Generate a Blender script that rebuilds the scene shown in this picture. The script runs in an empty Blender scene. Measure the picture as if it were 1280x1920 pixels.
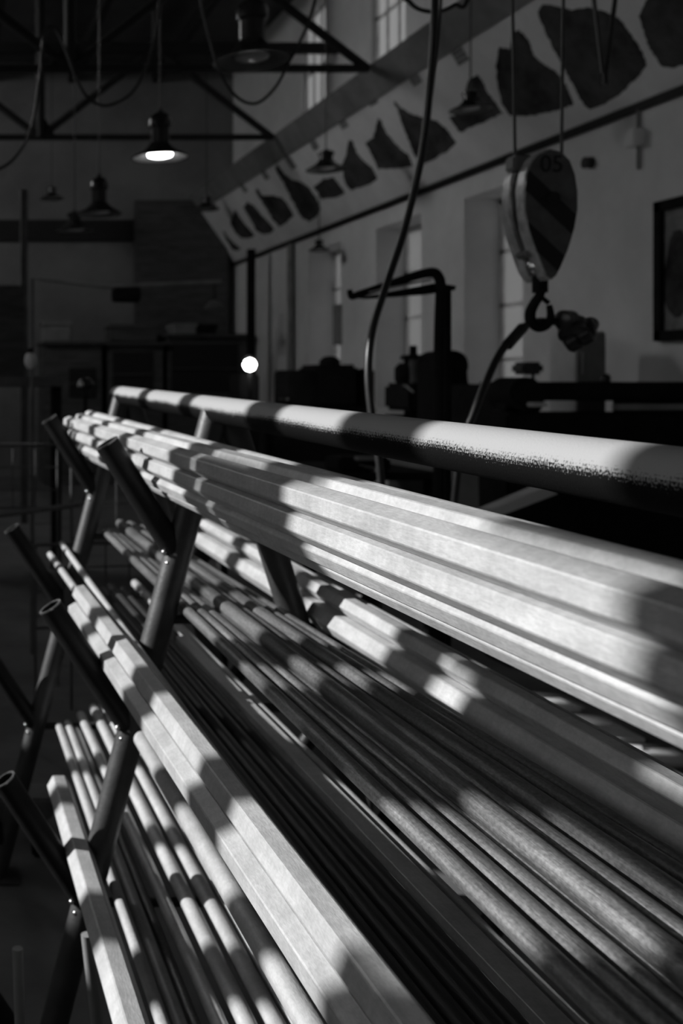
import bpy, bmesh, math, random
from mathutils import Vector, Matrix
random.seed(7)
sc = bpy.context.scene
COL = sc.collection

# ------------------------------------------------------------------ camera, world, sun, exposure
EYE = 1.6                     # eye height; camera looks level along +Y with a shifted lens
FPX = 2000.0                  # focal length in pixels of the 1280x1920 frame
VX, VY = -125.0, 715.0        # where the +Y direction lands in the frame
cd = bpy.data.cameras.new('camera'); cam = bpy.data.objects.new('camera', cd); COL.objects.link(cam)
cam.location = (0, 0, EYE); cam.rotation_euler = (math.radians(90), 0, 0)
cd.sensor_fit = 'VERTICAL'; cd.sensor_height = 36.0; cd.sensor_width = 24.0
cd.lens = FPX / 1920 * 36.0
cd.shift_x = (640 - VX) / 1920.0
cd.shift_y = -(960 - VY) / 1920.0
cd.clip_start = 0.02; cd.clip_end = 200
cd.dof.use_dof = True; cd.dof.focus_distance = 1.2; cd.dof.aperture_fstop = 6.0
sc.camera = cam

world = bpy.data.worlds.new('world'); sc.world = world; world.use_nodes = True
world.node_tree.nodes['Background'].inputs[0].default_value = (1, 1, 1, 1)
world.node_tree.nodes['Background'].inputs[1].default_value = 1.3

SUN = Vector((-0.894, 0.230, 0.447)).normalized()      # towards the sun
sd = bpy.data.lights.new('sun', 'SUN'); sun = bpy.data.objects.new('sun', sd); COL.objects.link(sun)
sd.energy = 6.8; sd.angle = math.radians(0.55)
sun.rotation_euler = SUN.to_track_quat('Z', 'Y').to_euler()
sun.location = (-8, 2, 10)

ad = bpy.data.lights.new('window_daylight', 'AREA'); al = bpy.data.objects.new('window_daylight', ad); COL.objects.link(al)
ad.shape = 'RECTANGLE'; ad.size = 1.5; ad.size_y = 6.6; ad.energy = 20
al.location = (-3.95, 1.6, EYE + 1.6)
al.rotation_euler = Vector((-1, 0, 0)).to_track_quat('Z', 'Y').to_euler()

hd_ = bpy.data.lights.new('added_high_fill', 'AREA'); hl = bpy.data.objects.new('added_high_fill', hd_); COL.objects.link(hl)  # added fill light on the unseen wall, brightens the room
hd_.shape = 'RECTANGLE'; hd_.size = 1.3; hd_.size_y = 8.5; hd_.energy = 480
hl.location = (-3.5, 12.8, EYE + 4.1)
hl.rotation_euler = Vector((-0.96, 0, 0.28)).to_track_quat('Z', 'Y').to_euler()

sc.view_settings.view_transform = 'Standard'; sc.view_settings.look = 'None'
sc.view_settings.exposure = 0.0; sc.view_settings.gamma = 1.0
sc.view_settings.use_curve_mapping = False

# ------------------------------------------------------------------ helpers
def at(px, py, Y):
    "point of the place at distance Y that the photo shows at (px, py)"
    return Vector(((px - VX) * Y / FPX, Y, EYE + (VY - py) * Y / FPX))

def new_mat(name, base, rough=0.6, metal=0.0, var=0.0, scale=8.0, stretch=(1, 1, 1), bump=0.0, bscale=200.0, spec=0.5, dark=None):
    m = bpy.data.materials.new(name); m.use_nodes = True
    nt = m.node_tree; b = nt.nodes['Principled BSDF']
    c = (base, base, base, 1) if not isinstance(base, tuple) else base
    b.inputs['Base Color'].default_value = c
    b.inputs['Roughness'].default_value = rough; b.inputs['Metallic'].default_value = metal
    b.inputs['Specular IOR Level'].default_value = spec
    if var > 0 or bump > 0:
        tc = nt.nodes.new('ShaderNodeTexCoord'); mp = nt.nodes.new('ShaderNodeMapping')
        oi = nt.nodes.new('ShaderNodeObjectInfo'); ad_ = nt.nodes.new('ShaderNodeVectorMath'); ad_.operation = 'ADD'
        ml = nt.nodes.new('ShaderNodeMath'); ml.operation = 'MULTIPLY'; ml.inputs[1].default_value = 37.0
        nt.links.new(oi.outputs['Random'], ml.inputs[0])
        mp.inputs['Scale'].default_value = stretch
        nt.links.new(tc.outputs['Object'], ad_.inputs[0]); nt.links.new(ml.outputs[0], ad_.inputs[1])
        nt.links.new(ad_.outputs[0], mp.inputs[0])
    if var > 0:
        n = nt.nodes.new('ShaderNodeTexNoise'); n.inputs['Scale'].default_value = scale; n.inputs['Detail'].default_value = 6
        n.inputs['Roughness'].default_value = 0.65
        r = nt.nodes.new('ShaderNodeValToRGB')
        lo = dark if dark is not None else base * (1 - var); hi = min(1.0, base * (1 + var))
        r.color_ramp.elements[0].position = 0.34; r.color_ramp.elements[0].color = (lo, lo, lo, 1)
        r.color_ramp.elements[1].position = 0.66; r.color_ramp.elements[1].color = (hi, hi, hi, 1)
        nt.links.new(mp.outputs[0], n.inputs['Vector']); nt.links.new(n.outputs['Fac'], r.inputs[0])
        nt.links.new(r.outputs[0], b.inputs['Base Color'])
    if bump > 0:
        n2 = nt.nodes.new('ShaderNodeTexNoise'); n2.inputs['Scale'].default_value = bscale; n2.inputs['Detail'].default_value = 4
        bp = nt.nodes.new('ShaderNodeBump'); bp.inputs['Strength'].default_value = bump; bp.inputs['Distance'].default_value = 0.002
        nt.links.new(mp.outputs[0], n2.inputs['Vector']); nt.links.new(n2.outputs['Fac'], bp.inputs['Height'])
        nt.links.new(bp.outputs[0], b.inputs['Normal'])
    return m

def add_grain(m, amount, stretch, scale=1.0):
    "short marks across the bar, multiplied into the base colour"
    nt = m.node_tree; b = nt.nodes['Principled BSDF']; src = b.inputs['Base Color'].links[0].from_socket
    tc = nt.nodes.new('ShaderNodeTexCoord'); mp = nt.nodes.new('ShaderNodeMapping'); mp.inputs['Scale'].default_value = stretch
    n = nt.nodes.new('ShaderNodeTexNoise'); n.inputs['Scale'].default_value = scale; n.inputs['Detail'].default_value = 4
    nt.links.new(tc.outputs['Object'], mp.inputs[0]); nt.links.new(mp.outputs[0], n.inputs['Vector'])
    mr = nt.nodes.new('ShaderNodeMapRange'); mr.inputs['From Min'].default_value = .3; mr.inputs['From Max'].default_value = .7
    mr.inputs['To Min'].default_value = 1 - amount; mr.inputs['To Max'].default_value = 1 + amount * .4
    nt.links.new(n.outputs['Fac'], mr.inputs['Value'])
    mx = nt.nodes.new('ShaderNodeMix'); mx.data_type = 'RGBA'; mx.blend_type = 'MULTIPLY'; mx.inputs[0].default_value = 1.0
    nt.links.new(src, mx.inputs[6]); nt.links.new(mr.outputs[0], mx.inputs[7]); nt.links.new(mx.outputs[2], b.inputs['Base Color'])

def emit_mat(name, v, strength):
    m = bpy.data.materials.new(name); m.use_nodes = True
    b = m.node_tree.nodes['Principled BSDF']; b.inputs['Base Color'].default_value = (v, v, v, 1)
    b.inputs['Emission Color'].default_value = (1, 1, 1, 1); b.inputs['Emission Strength'].default_value = strength
    return m

M = {}
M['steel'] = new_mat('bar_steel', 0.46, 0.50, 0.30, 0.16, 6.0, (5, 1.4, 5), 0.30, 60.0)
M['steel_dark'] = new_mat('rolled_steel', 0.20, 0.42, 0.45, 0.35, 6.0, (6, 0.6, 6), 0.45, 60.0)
M['steel_shaded'] = new_mat('shaded_rolled_steel', 0.035, 0.5, 0.3, 0.3, 6.0, (6, 0.6, 6), 0.3, 60.0)  # shade on the middle crossbar is put into this darker steel colour
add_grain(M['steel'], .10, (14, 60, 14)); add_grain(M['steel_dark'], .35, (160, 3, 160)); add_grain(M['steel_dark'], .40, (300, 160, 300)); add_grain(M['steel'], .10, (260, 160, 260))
M['pipe'] = new_mat('painted_pipe', 0.045, 0.45, 0.1, 0.3, 14.0, (1, 1, 1), 0.25, 160.0)
M['arm'] = new_mat('black_arm_sleeve', 0.010, 0.5, 0.0, 0.3, 14.0, (1, 1, 1), 0.2, 160.0, spec=0.25)
M['weld'] = new_mat('weld_metal', 0.5, 0.25, 0.9, 0.2, 60.0)
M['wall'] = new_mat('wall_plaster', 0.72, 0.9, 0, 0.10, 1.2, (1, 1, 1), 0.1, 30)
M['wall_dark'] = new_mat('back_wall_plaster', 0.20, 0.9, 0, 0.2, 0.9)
M['floor'] = new_mat('floor_concrete', 0.10, 0.75, 0, 0.35, 2.0, (1, 1, 1), 0.2, 60)
M['ceil'] = new_mat('ceiling_boards', 0.09, 0.85, 0, 0.2, 2.0)
M['truss'] = new_mat('truss_steel', 0.012, 0.7, 0, 0.2, 6.0)
M['panel'] = new_mat('panel_white', 0.80, 0.85, 0, 0.08, 2.0)
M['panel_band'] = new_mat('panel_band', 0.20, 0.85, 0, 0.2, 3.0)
M['print'] = new_mat('panel_print', 0.045, 0.9, 0, 0.9, 3.0)
M['print_soft'] = new_mat('panel_print_grey', 0.22, 0.9, 0, 0.3, 8.0)
M['black'] = new_mat('black_rubber', 0.02, 0.45, 0, 0.2, 20.0)
M['cable'] = new_mat('cable_sheath', 0.018, 0.32, 0, 0.2, 30.0)
M['machine'] = new_mat('machine_paint', 0.015, 0.85, 0.0, 0.3, 5.0, spec=0.08)
M['machine_mid'] = new_mat('machine_grey', 0.12, 0.55, 0.1, 0.3, 5.0)
M['grey'] = new_mat('grey_paint', 0.22, 0.6, 0, 0.2, 4.0)
M['light'] = new_mat('pale_paint', 0.60, 0.6, 0, 0.1, 4.0)
M['white'] = new_mat('white_enamel', 0.75, 0.4, 0, 0.05, 6.0)
M['chrome'] = new_mat('bright_metal', 0.75, 0.12, 1.0, 0.1, 10.0)
M['lamp'] = new_mat('lamp_enamel', 0.03, 0.22, 0.1, 0.2, 12.0)
M['lamp_in'] = new_mat('lamp_inner', 0.2, 0.5, 0, 0.1, 8.0)
M['block'] = new_mat('block_paint', 0.16, 0.45, 0.1, 0.3, 18.0)
M['block_edge'] = new_mat('block_pale_edge', 0.50, 0.38, 0.3, 0.35, 25.0)  # housing sides paler than the face plate
M['block_face'] = new_mat('block_face_paint', 0.10, 0.6, 0.0, 0.3, 18.0)
M['stripe'] = new_mat('stripe_black', 0.012, 0.6, 0, 0.2, 18.0)
M['wood'] = new_mat('cabinet_wood', 0.07, 0.7, 0, 0.35, 3.0, (1, 1, 6))
M['bay_shade'] = new_mat('painted_bay_shade', 0.015, 0.9)
M['wire'] = new_mat('mesh_wire', 0.11, 0.45, 0.4, 0.2, 9.0)
M['frame'] = new_mat('window_frame', 0.75, 0.6, 0, 0.2, 5.0)
M['mullion'] = new_mat('mullion_paint', 0.12, 0.7, 0, 0.2, 5.0)
M['lit_pane'] = emit_mat('lit_pane', 0.4, 0.2)
M['pane'] = emit_mat('dim_pane', 0.25, 0.13)
M['bulb_on'] = emit_mat('lit_bulb', 0.9, 9.0)
M['star'] = emit_mat('work_lamp_bulb', 0.9, 25.0)
M['bulb'] = new_mat('glass_bulb', 0.7, 0.2, 0, 0.05, 5.0)

# rail: near black, turning pale grey with a grainy edge on faces turned upwards
def rail_coat_mat():
    m = bpy.data.materials.new('grainy_rail_paint'); m.use_nodes = True
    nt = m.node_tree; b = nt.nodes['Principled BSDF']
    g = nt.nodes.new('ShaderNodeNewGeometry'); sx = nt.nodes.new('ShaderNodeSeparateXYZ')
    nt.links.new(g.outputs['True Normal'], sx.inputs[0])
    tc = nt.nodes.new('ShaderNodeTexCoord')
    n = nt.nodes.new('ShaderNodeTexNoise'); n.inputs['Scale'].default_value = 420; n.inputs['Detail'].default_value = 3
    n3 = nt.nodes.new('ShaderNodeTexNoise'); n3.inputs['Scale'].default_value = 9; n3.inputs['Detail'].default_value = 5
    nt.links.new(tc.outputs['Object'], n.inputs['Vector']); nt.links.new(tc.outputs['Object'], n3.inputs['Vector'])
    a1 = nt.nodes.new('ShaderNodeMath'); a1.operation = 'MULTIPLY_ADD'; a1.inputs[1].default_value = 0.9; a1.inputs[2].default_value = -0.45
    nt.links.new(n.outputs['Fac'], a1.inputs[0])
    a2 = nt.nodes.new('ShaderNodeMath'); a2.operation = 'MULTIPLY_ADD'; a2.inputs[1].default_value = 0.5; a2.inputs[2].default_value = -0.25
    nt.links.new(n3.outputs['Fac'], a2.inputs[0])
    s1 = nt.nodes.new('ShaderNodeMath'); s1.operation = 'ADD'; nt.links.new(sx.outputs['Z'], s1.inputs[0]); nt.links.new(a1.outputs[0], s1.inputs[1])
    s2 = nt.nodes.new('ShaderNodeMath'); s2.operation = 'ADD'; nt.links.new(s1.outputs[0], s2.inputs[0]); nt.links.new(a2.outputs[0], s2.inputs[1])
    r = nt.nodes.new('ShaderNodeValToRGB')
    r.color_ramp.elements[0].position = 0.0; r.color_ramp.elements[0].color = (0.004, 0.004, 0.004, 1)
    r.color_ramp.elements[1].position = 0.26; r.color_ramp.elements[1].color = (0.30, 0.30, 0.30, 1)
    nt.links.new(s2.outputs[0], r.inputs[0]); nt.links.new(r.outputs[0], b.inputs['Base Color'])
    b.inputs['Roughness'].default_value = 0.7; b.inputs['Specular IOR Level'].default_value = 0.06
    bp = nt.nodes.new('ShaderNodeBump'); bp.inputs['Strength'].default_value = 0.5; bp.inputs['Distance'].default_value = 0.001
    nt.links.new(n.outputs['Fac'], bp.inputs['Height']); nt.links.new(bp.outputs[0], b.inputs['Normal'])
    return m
M['rail_coat'] = rail_coat_mat()

def link(name, bm, mat, parent=None, smooth=None, loc=None, inv=True):
    "one bmesh -> one mesh object; coordinates in the bmesh are world coordinates, kept when parented"
    me = bpy.data.meshes.new(name)
    bmesh.ops.recalc_face_normals(bm, faces=bm.faces)
    o = bpy.data.objects.new(name, me)
    base = Vector(loc) if loc is not None else (Vector(parent['_base']) if parent is not None and '_base' in parent else None)
    if base is None:
        c = [v.co for v in bm.verts]
        base = Vector(((min(v.x for v in c) + max(v.x for v in c)) / 2, (min(v.y for v in c) + max(v.y for v in c)) / 2, min(v.z for v in c)))
    bmesh.ops.translate(bm, verts=bm.verts, vec=-base)
    bm.to_mesh(me); bm.free()
    if smooth is not None:
        me.shade_smooth(); me.set_sharp_from_angle(angle=math.radians(smooth))
    me.materials.append(M[mat] if isinstance(mat, str) else mat)
    COL.objects.link(o)
    if parent is not None:
        o.parent = parent
        o.location = base - Vector(parent['_base'])
    else:
        o.location = base
    o['_base'] = tuple(base)
    return o

def thing(name, label, cat, base, group=None):
    o = bpy.data.objects.new(name, None); COL.objects.link(o); o.location = base
    o.empty_display_size = 0.05
    o['_base'] = tuple(base); tag(o, label, cat, group); return o
def tag(o, label, cat, group=None):
    o['label'] = label; o['category'] = cat
    if group: o['group'] = group
    return o
def struct(o, label=None):
    o['kind'] = 'structure'
    if label: o['label'] = label
    return o

def BM(): return bmesh.new()
def box(bm, x0, x1, y0, y1, z0, z1, mtx=None):
    vs = [bm.verts.new((x, y, z)) for z in (z0, z1) for y in (y0, y1) for x in (x0, x1)]
    for f in ((0, 2, 3, 1), (4, 5, 7, 6), (0, 1, 5, 4), (2, 6, 7, 3), (0, 4, 6, 2), (1, 3, 7, 5)):
        bm.faces.new([vs[i] for i in f])
    if mtx is not None: bmesh.ops.transform(bm, matrix=mtx, verts=vs)
    return bm
def bbox(bm, x0, x1, y0, y1, z0, z1, bev=0.01):
    b2 = BM(); box(b2, x0, x1, y0, y1, z0, z1)
    bmesh.ops.bevel(b2, geom=b2.edges[:], offset=bev, segments=2, affect='EDGES')
    me = bpy.data.meshes.new('tmp'); b2.to_mesh(me); b2.free(); bm.from_mesh(me); bpy.data.meshes.remove(me); return bm
def frames(pts):
    pts = [Vector(p) for p in pts]; out = []; prev = None
    for i, p in enumerate(pts):
        t = (pts[min(i + 1, len(pts) - 1)] - pts[max(i - 1, 0)]).normalized()
        if prev is None:
            a = Vector((0, 0, 1)) if abs(t.z) < 0.9 else Vector((1, 0, 0))
            u = t.cross(a).normalized()
        else:
            u = (prev - t * prev.dot(t)).normalized()
        prev = u; out.append((p, u, t.cross(u).normalized()))
    return out
def tube(bm, pts, r, n=12, caps=True):
    rs = r if isinstance(r, (list, tuple)) else [r] * len(pts)
    rings = []
    for (p, u, v), rr in zip(frames(pts), rs):
        rings.append([bm.verts.new(p + (u * math.cos(2 * math.pi * k / n) + v * math.sin(2 * math.pi * k / n)) * rr) for k in range(n)])
    for a, b in zip(rings, rings[1:]):
        for k in range(n): bm.faces.new((a[k], a[(k + 1) % n], b[(k + 1) % n], b[k]))
    if caps: bm.faces.new(rings[0][::-1]); bm.faces.new(rings[-1])
    return bm
def pipe(bm, p0, p1, r, wall=0.0035, n=24):
    "hollow pipe with open ends"
    fr = frames([p0, p1]); R = []
    for (p, u, v) in fr:
        for rr in (r, r - wall):
            R.append([bm.verts.new(p + (u * math.cos(2 * math.pi * k / n) + v * math.sin(2 * math.pi * k / n)) * rr) for k in range(n)])
    o0, i0, o1, i1 = R
    for k in range(n):
        j = (k + 1) % n
        bm.faces.new((o0[k], o0[j], o1[j], o1[k])); bm.faces.new((i0[j], i0[k], i1[k], i1[j]))
        bm.faces.new((o0[j], o0[k], i0[k], i0[j])); bm.faces.new((o1[k], o1[j], i1[j], i1[k]))
    return bm
def lathe(bm, prof, c, n=32):
    c = Vector(c); rings = []
    for r, z in prof:
        rings.append([bm.verts.new(c + Vector((r * math.cos(2 * math.pi * k / n), r * math.sin(2 * math.pi * k / n), z))) for k in range(n)] if r > 1e-5 else [bm.verts.new(c + Vector((0, 0, z)))])
    for a, b in zip(rings, rings[1:]):
        for k in range(n):
            j = (k + 1) % n
            if len(a) == 1: bm.faces.new((a[0], b[j], b[k]))
            elif len(b) == 1: bm.faces.new((a[k], a[j], b[0]))
            else: bm.faces.new((a[k], a[j], b[j], b[k]))
    return bm
def prism(bm, poly, d):
    "poly: list of 3D points in a plane, extruded by vector d"
    d = Vector(d); a = [bm.verts.new(Vector(p)) for p in poly]; b = [bm.verts.new(Vector(p) + d) for p in poly]
    bm.faces.new(a); bm.faces.new(b[::-1]); n = len(a)
    for k in range(n): bm.faces.new((a[k], b[k], b[(k + 1) % n], a[(k + 1) % n]))
    return bm
def spline(pts, k=8):
    pts = [Vector(p) for p in pts]; out = []
    for i in range(len(pts) - 1):
        p0, p1, p2, p3 = pts[max(i - 1, 0)], pts[i], pts[i + 1], pts[min(i + 2, len(pts) - 1)]
        for s in range(k):
            t = s / k
            out.append(0.5 * ((2 * p1) + (p2 - p0) * t + (2 * p0 - 5 * p1 + 4 * p2 - p3) * t * t + (3 * p1 - p0 - 3 * p2 + p3) * t ** 3))
    out.append(pts[-1]); return out

# ------------------------------------------------------------------ the room
XL, XR, YB, YF, HC = -3.6, 5.0, 17.8, -4.0, EYE + 5.3
struct(link('floor', box(BM(), XL - 0.5, XR + 0.6, YF - 0.3, YB + 0.3, -0.2, 0.0), 'floor'), 'dark concrete workshop floor')
struct(link('ceiling', box(BM(), XL - 0.3, XR + 0.5, YF - 0.3, YB + 0.3, HC, HC + 0.15), 'ceil'), 'dark boarded workshop ceiling')
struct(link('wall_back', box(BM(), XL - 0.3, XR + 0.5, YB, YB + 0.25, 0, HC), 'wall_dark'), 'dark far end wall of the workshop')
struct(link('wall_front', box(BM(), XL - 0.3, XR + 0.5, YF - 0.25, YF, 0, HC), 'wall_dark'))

# wall on the sun side: one long low window; its posts and added unseen blockers shape the light on the rack
RY = SUN.y / -SUN.x; RZ = SUN.z / -SUN.x
def ywin(raily): return raily + RY * (0.61 - XL)
WZ0, WZ1, WY0, WY1 = EYE + 0.78, EYE + 2.62, ywin(-2.4), ywin(3.78)
SLOT = [ywin(4.52) + RY * 2.5, 0.27, 0.36]               # three small openings farther on
SZ0, SZ1 = EYE + 1.58, EYE + 1.84
def wall_left():
    bm = BM(); x0, x1 = XL - 0.15, XL
    box(bm, x0, x1, YF - 0.3, YB + 0.3, 0, WZ0); box(bm, x0, x1, YF - 0.3, YB + 0.3, WZ1, HC)
    box(bm, x0, x1, YF - 0.3, WY0, WZ0, WZ1)
    y = WY1
    for k in range(3):
        a = SLOT[0] + SLOT[2] * k; b = a + SLOT[1]
        box(bm, x0, x1, y, a, WZ0, WZ1); box(bm, x0, x1, a, b, WZ0, SZ0); box(bm, x0, x1, a, b, SZ1, WZ1); y = b
    box(bm, x0, x1, y, YB + 0.3, WZ0, WZ1)
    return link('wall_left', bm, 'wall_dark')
struct(wall_left())
wl = thing('window_1', 'long window with steel posts in the sun side wall', 'window', (XL, (WY0 + WY1) / 2, WZ0))
del wl['category']; struct(wl)
posts = [(3.5, .08), (2.985, .10), (2.485, .10), (1.91, .17), (1.42, .15), (0.25, .1), (-0.25, .1), (-0.75, .1), (-1.25, .1), (-1.75, .1)]
for yr, w in posts:
    y = ywin(yr)
    link('mullion', box(BM(), XL - 0.11, XL - 0.04, y - w / 2, y + w / 2, WZ0, WZ1), 'mullion', wl)
for ya_, yb_, za_, zb_ in ((.55, .92, 1.96, 2.62), (.38, .665, 1.797, 1.96), (.62, .98, .78, 1.50), (.52, .90, 1.50, 1.70), (1.30, 1.54, 1.96, 2.62)):
    link('light_block_pane', box(BM(), XL - 0.10, XL - 0.05, ywin(ya_), ywin(yb_), EYE + za_, EYE + zb_), 'mullion', wl)  # unseen blocker added to cut the sun on parts of the rack
for ya_, yb_, za_, zb_ in ((1.36, 1.80, 1.797, 1.95), (0.35, 1.72, 1.698, 1.797), (1.22, 1.69, 1.60, 1.698)):
    link('light_block_panel', box(BM(), XL - 0.09, XL - 0.06, ywin(ya_), ywin(yb_), EYE + za_, EYE + zb_), 'mullion', wl)  # added out-of-view panels that shape the shadows on the shelves

# wall with deep window recesses and a clerestory above
TW = 0.45
recess = [(13.10, 14.20), (10.93, 12.05), (9.05, 10.05)]
RZ0, RZ1 = EYE - 0.30, EYE + 1.72
cler = [(13.6, 14.5), (11.3, 12.2), (9.1, 10.0), (7.0, 7.9)]
CZ0, CZ1 = EYE + 3.35, EYE + 4.9
def wall_right():
    bm = BM(); x0, x1 = XR, XR + TW
    ys = sorted([YF - 0.3, YB + 0.3] + [v for r in recess for v in r])
    for a, b in zip(ys, ys[1:]):
        inside = any(abs(a - r[0]) < 1e-6 for r in recess)
        if inside:
            box(bm, x0, x1, a, b, 0, RZ0); box(bm, x0, x1, a, b, RZ1, EYE + 2.6)
        else: box(bm, x0, x1, a, b, 0, EYE + 2.6)
    ys = sorted([YF - 0.3, YB + 0.3] + [v for r in cler for v in r])
    for a, b in zip(ys, ys[1:]):
        inside = any(abs(a - r[0]) < 1e-6 for r in cler)
        if inside:
            box(bm, x0, x1, a, b, EYE + 2.6, CZ0); box(bm, x0, x1, a, b, CZ1, HC)
        else: box(bm, x0, x1, a, b, EYE + 2.6, HC)
    bmesh.ops.remove_doubles(bm, verts=bm.verts, dist=1e-5)
    return link('wall_right', bm, 'wall')
struct(wall_right(), 'pale plastered long wall')
def window(idx, y0, y1, z0, z1, nv, nh, pm, depth):
    w = thing('window_%d' % idx, 'window', 'window', (XR + depth, (y0 + y1) / 2, z0)); del w['category']; struct(w)
    w['label'] = 'tall window with glazing bars in the pale wall'
    fx0, fx1 = XR + depth, XR + depth + 0.05
    for nm, a in (('frame_side', (y0, y0 + 0.06, z0, z1)), ('frame_side', (y1 - 0.06, y1, z0, z1)), ('frame_head', (y0, y1, z1 - 0.06, z1)), ('frame_foot', (y0, y1, z0, z0 + 0.06))):
        link(nm, box(BM(), fx0, fx1, *a), 'frame', w)
    for k in range(1, nv):
        y = y0 + (y1 - y0) * k / nv; link('glazing_bar', box(BM(), fx0, fx1, y - 0.02, y + 0.02, z0, z1), 'frame', w)
    for k in range(1, nh):
        z = z0 + (z1 - z0) * k / nh; link('glazing_bar', box(BM(), fx0, fx1, y0, y1, z - 0.02, z + 0.02), 'frame', w)
    for i in range(nv):
        for j in range(nh):
            ya, yb = y0 + (y1 - y0) * i / nv + 0.02, y0 + (y1 - y0) * (i + 1) / nv - 0.02
            za, zb = z0 + (z1 - z0) * j / nh + 0.02, z0 + (z1 - z0) * (j + 1) / nh - 0.02
            link('pane', box(BM(), fx0 + 0.02, fx0 + 0.028, ya, yb, za, zb), pm, w)
for i, (a, b) in enumerate(recess): window(2 + i, a, b, RZ0, RZ1, 2, 4, 'pane', 0.33)
for i, (a, b) in enumerate(cler): window(6 + i, a, b, CZ0, CZ1, 3, 2, 'lit_pane', 0.06)

for k in range(6):  # glowing panes added out of view to lift the room light
    y0 = 3.4 + 2.1 * k
    w = thing('window_%d' % (10 + k), 'w', 'window', (XL, y0 + .8, EYE + 3.4)); del w['category']; struct(w); w['label'] = 'added glowing window high on the unseen sun side wall'
    link('frame', box(BM(), XL, XL + .03, y0, y0 + 1.7, EYE + 3.4, EYE + 4.85), 'mullion', w)
    for a in range(3):
        link('pane', box(BM(), XL + .03, XL + .04, y0 + .05 + .55 * a, y0 + .55 + .55 * a, EYE + 3.46, EYE + 4.79), 'lit_pane', w)

# long tilted panel with dark painted pictures
PB = Vector((XR - 0.02, 0, EYE + 1.96)); PT = Vector((4.22, 0, EYE + 3.06))
pdir = (PT - PB).normalized(); pn = Vector((-pdir.z, 0, pdir.x)); pn = -pn if pn.x > 0 else pn
PY0, PY1 = 3.0, 17.75
def panel_pt(t, y, off=0.0): return PB + (PT - PB) * t + Vector((0, y, 0)) + pn * off
def panel_hit(px, py):
    d = Vector(((px - VX) / FPX, 1, (VY - py) / FPX)); o = Vector((0, 0, EYE))
    t = (PB - o).dot(pn) / d.dot(pn); return o + d * t
mp_ = thing('picture_panel', 'long tilted white panel with dark painted pictures above the windows', 'panel', (XR - 0.3, (PY0 + PY1) / 2, EYE + 1.96))
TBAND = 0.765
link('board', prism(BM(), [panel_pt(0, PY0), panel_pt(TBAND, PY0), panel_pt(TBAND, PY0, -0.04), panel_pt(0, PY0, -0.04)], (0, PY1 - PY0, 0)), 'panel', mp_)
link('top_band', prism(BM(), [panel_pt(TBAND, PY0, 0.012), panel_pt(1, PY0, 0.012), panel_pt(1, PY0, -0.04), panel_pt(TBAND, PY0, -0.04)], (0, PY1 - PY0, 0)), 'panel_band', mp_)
link('bottom_rail', prism(BM(), [panel_pt(-0.035, PY0, 0.03), panel_pt(0.012, PY0, 0.03), panel_pt(0.012, PY0, -0.05), panel_pt(-0.035, PY0, -0.05)], (0, PY1 - PY0, 0)), 'black', mp_)  # black strip stands in for the ledge shadow along the panel bottom
pics = [
 [(418,432),(424,440),(438,455),(452,466),(444,471),(436,468),(424,450)],
 [(432,418),(440,393),(447,402),(456,418),(468,430),(478,441),(466,447),(452,446),(442,436)],
 [(456,388),(464,378),(478,388),(492,405),(506,420),(514,430),(508,438),(494,440),(482,433),(470,412)],
 [(478,358),(482,354),(492,367),(508,366),(528,370),(540,384),(550,405),(538,416),(524,425),(512,412),(496,386)],
 [(516,315),(521,310),(534,326),(550,338),(566,342),(580,352),(592,370),(601,392),(594,405),(580,415),(568,410),(560,398),(546,372),(530,340)],
 [(588,350),(596,345),(606,335),(626,333),(636,345),(647,362),(634,370),(604,374)],
 [(640,310),(650,288),(654,262),(662,265),(668,285),(680,300),(698,315),(707,335),(696,344),(658,356),(648,345)],
 [(684,268),(700,258),(708,222),(714,226),(724,250),(742,270),(764,290),(775,312),(740,316),(710,317),(700,296)],
 [(738,188),(744,196),(766,212),(792,220),(818,226),(838,244),(855,268),(840,282),(806,302),(790,308),(776,290),(762,254)],
 [(842,220),(858,214),(872,172),(880,148),(895,140),(904,150),(912,172),(930,194),(942,212),(908,228),(862,248)],
 [(930,120),(936,88),(955,92),(962,60),(972,56),(992,76),(1000,104),(1018,120),(1040,132),(1062,160),(1076,195),(1040,208),(990,218),(955,216),(942,196),(932,160)],
 [(1008,22),(1016,8),(1040,10),(1070,18),(1100,14),(1135,22),(1160,34),(1180,60),(1205,98),(1212,122),(1196,144),(1160,178),(1130,196),(1105,204),(1095,196),(1070,150),(1040,96),(1016,46)],
 [(1198,30),(1212,0),(1230,-30),(1275,-60),(1330,-60),(1380,20),(1400,70),(1340,100),(1262,128),(1240,124),(1216,86)],
]
for k, poly in enumerate(pics):
    rp = []
    for i in range(len(poly)):
        (xa, ya), (xb, yb) = poly[i], poly[(i + 1) % len(poly)]
        L_ = math.hypot(xb - xa, yb - ya); n_ = max(2, int(L_ / 5)); am = min(1.6, .5 + L_ / 40)
        for j in range(n_):
            t = j / n_; rp.append((xa + (xb - xa) * t + random.uniform(-am, am), ya + (yb - ya) * t + random.uniform(-am, am)))
    pts = [panel_hit(*p) + pn * 0.003 for p in rp]
    o = link('painted_picture', prism(BM(), pts, pn * -0.004), 'print', mp_)
words = [((398,380),(404,390)),((452,346),(462,360)),((492,320),(502,336)),((536,292),(552,316)),((582,258),(594,280)),((638,222),(648,240)),((692,178),(702,196)),((770,134),(784,158)),((850,84),(870,118))]
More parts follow.
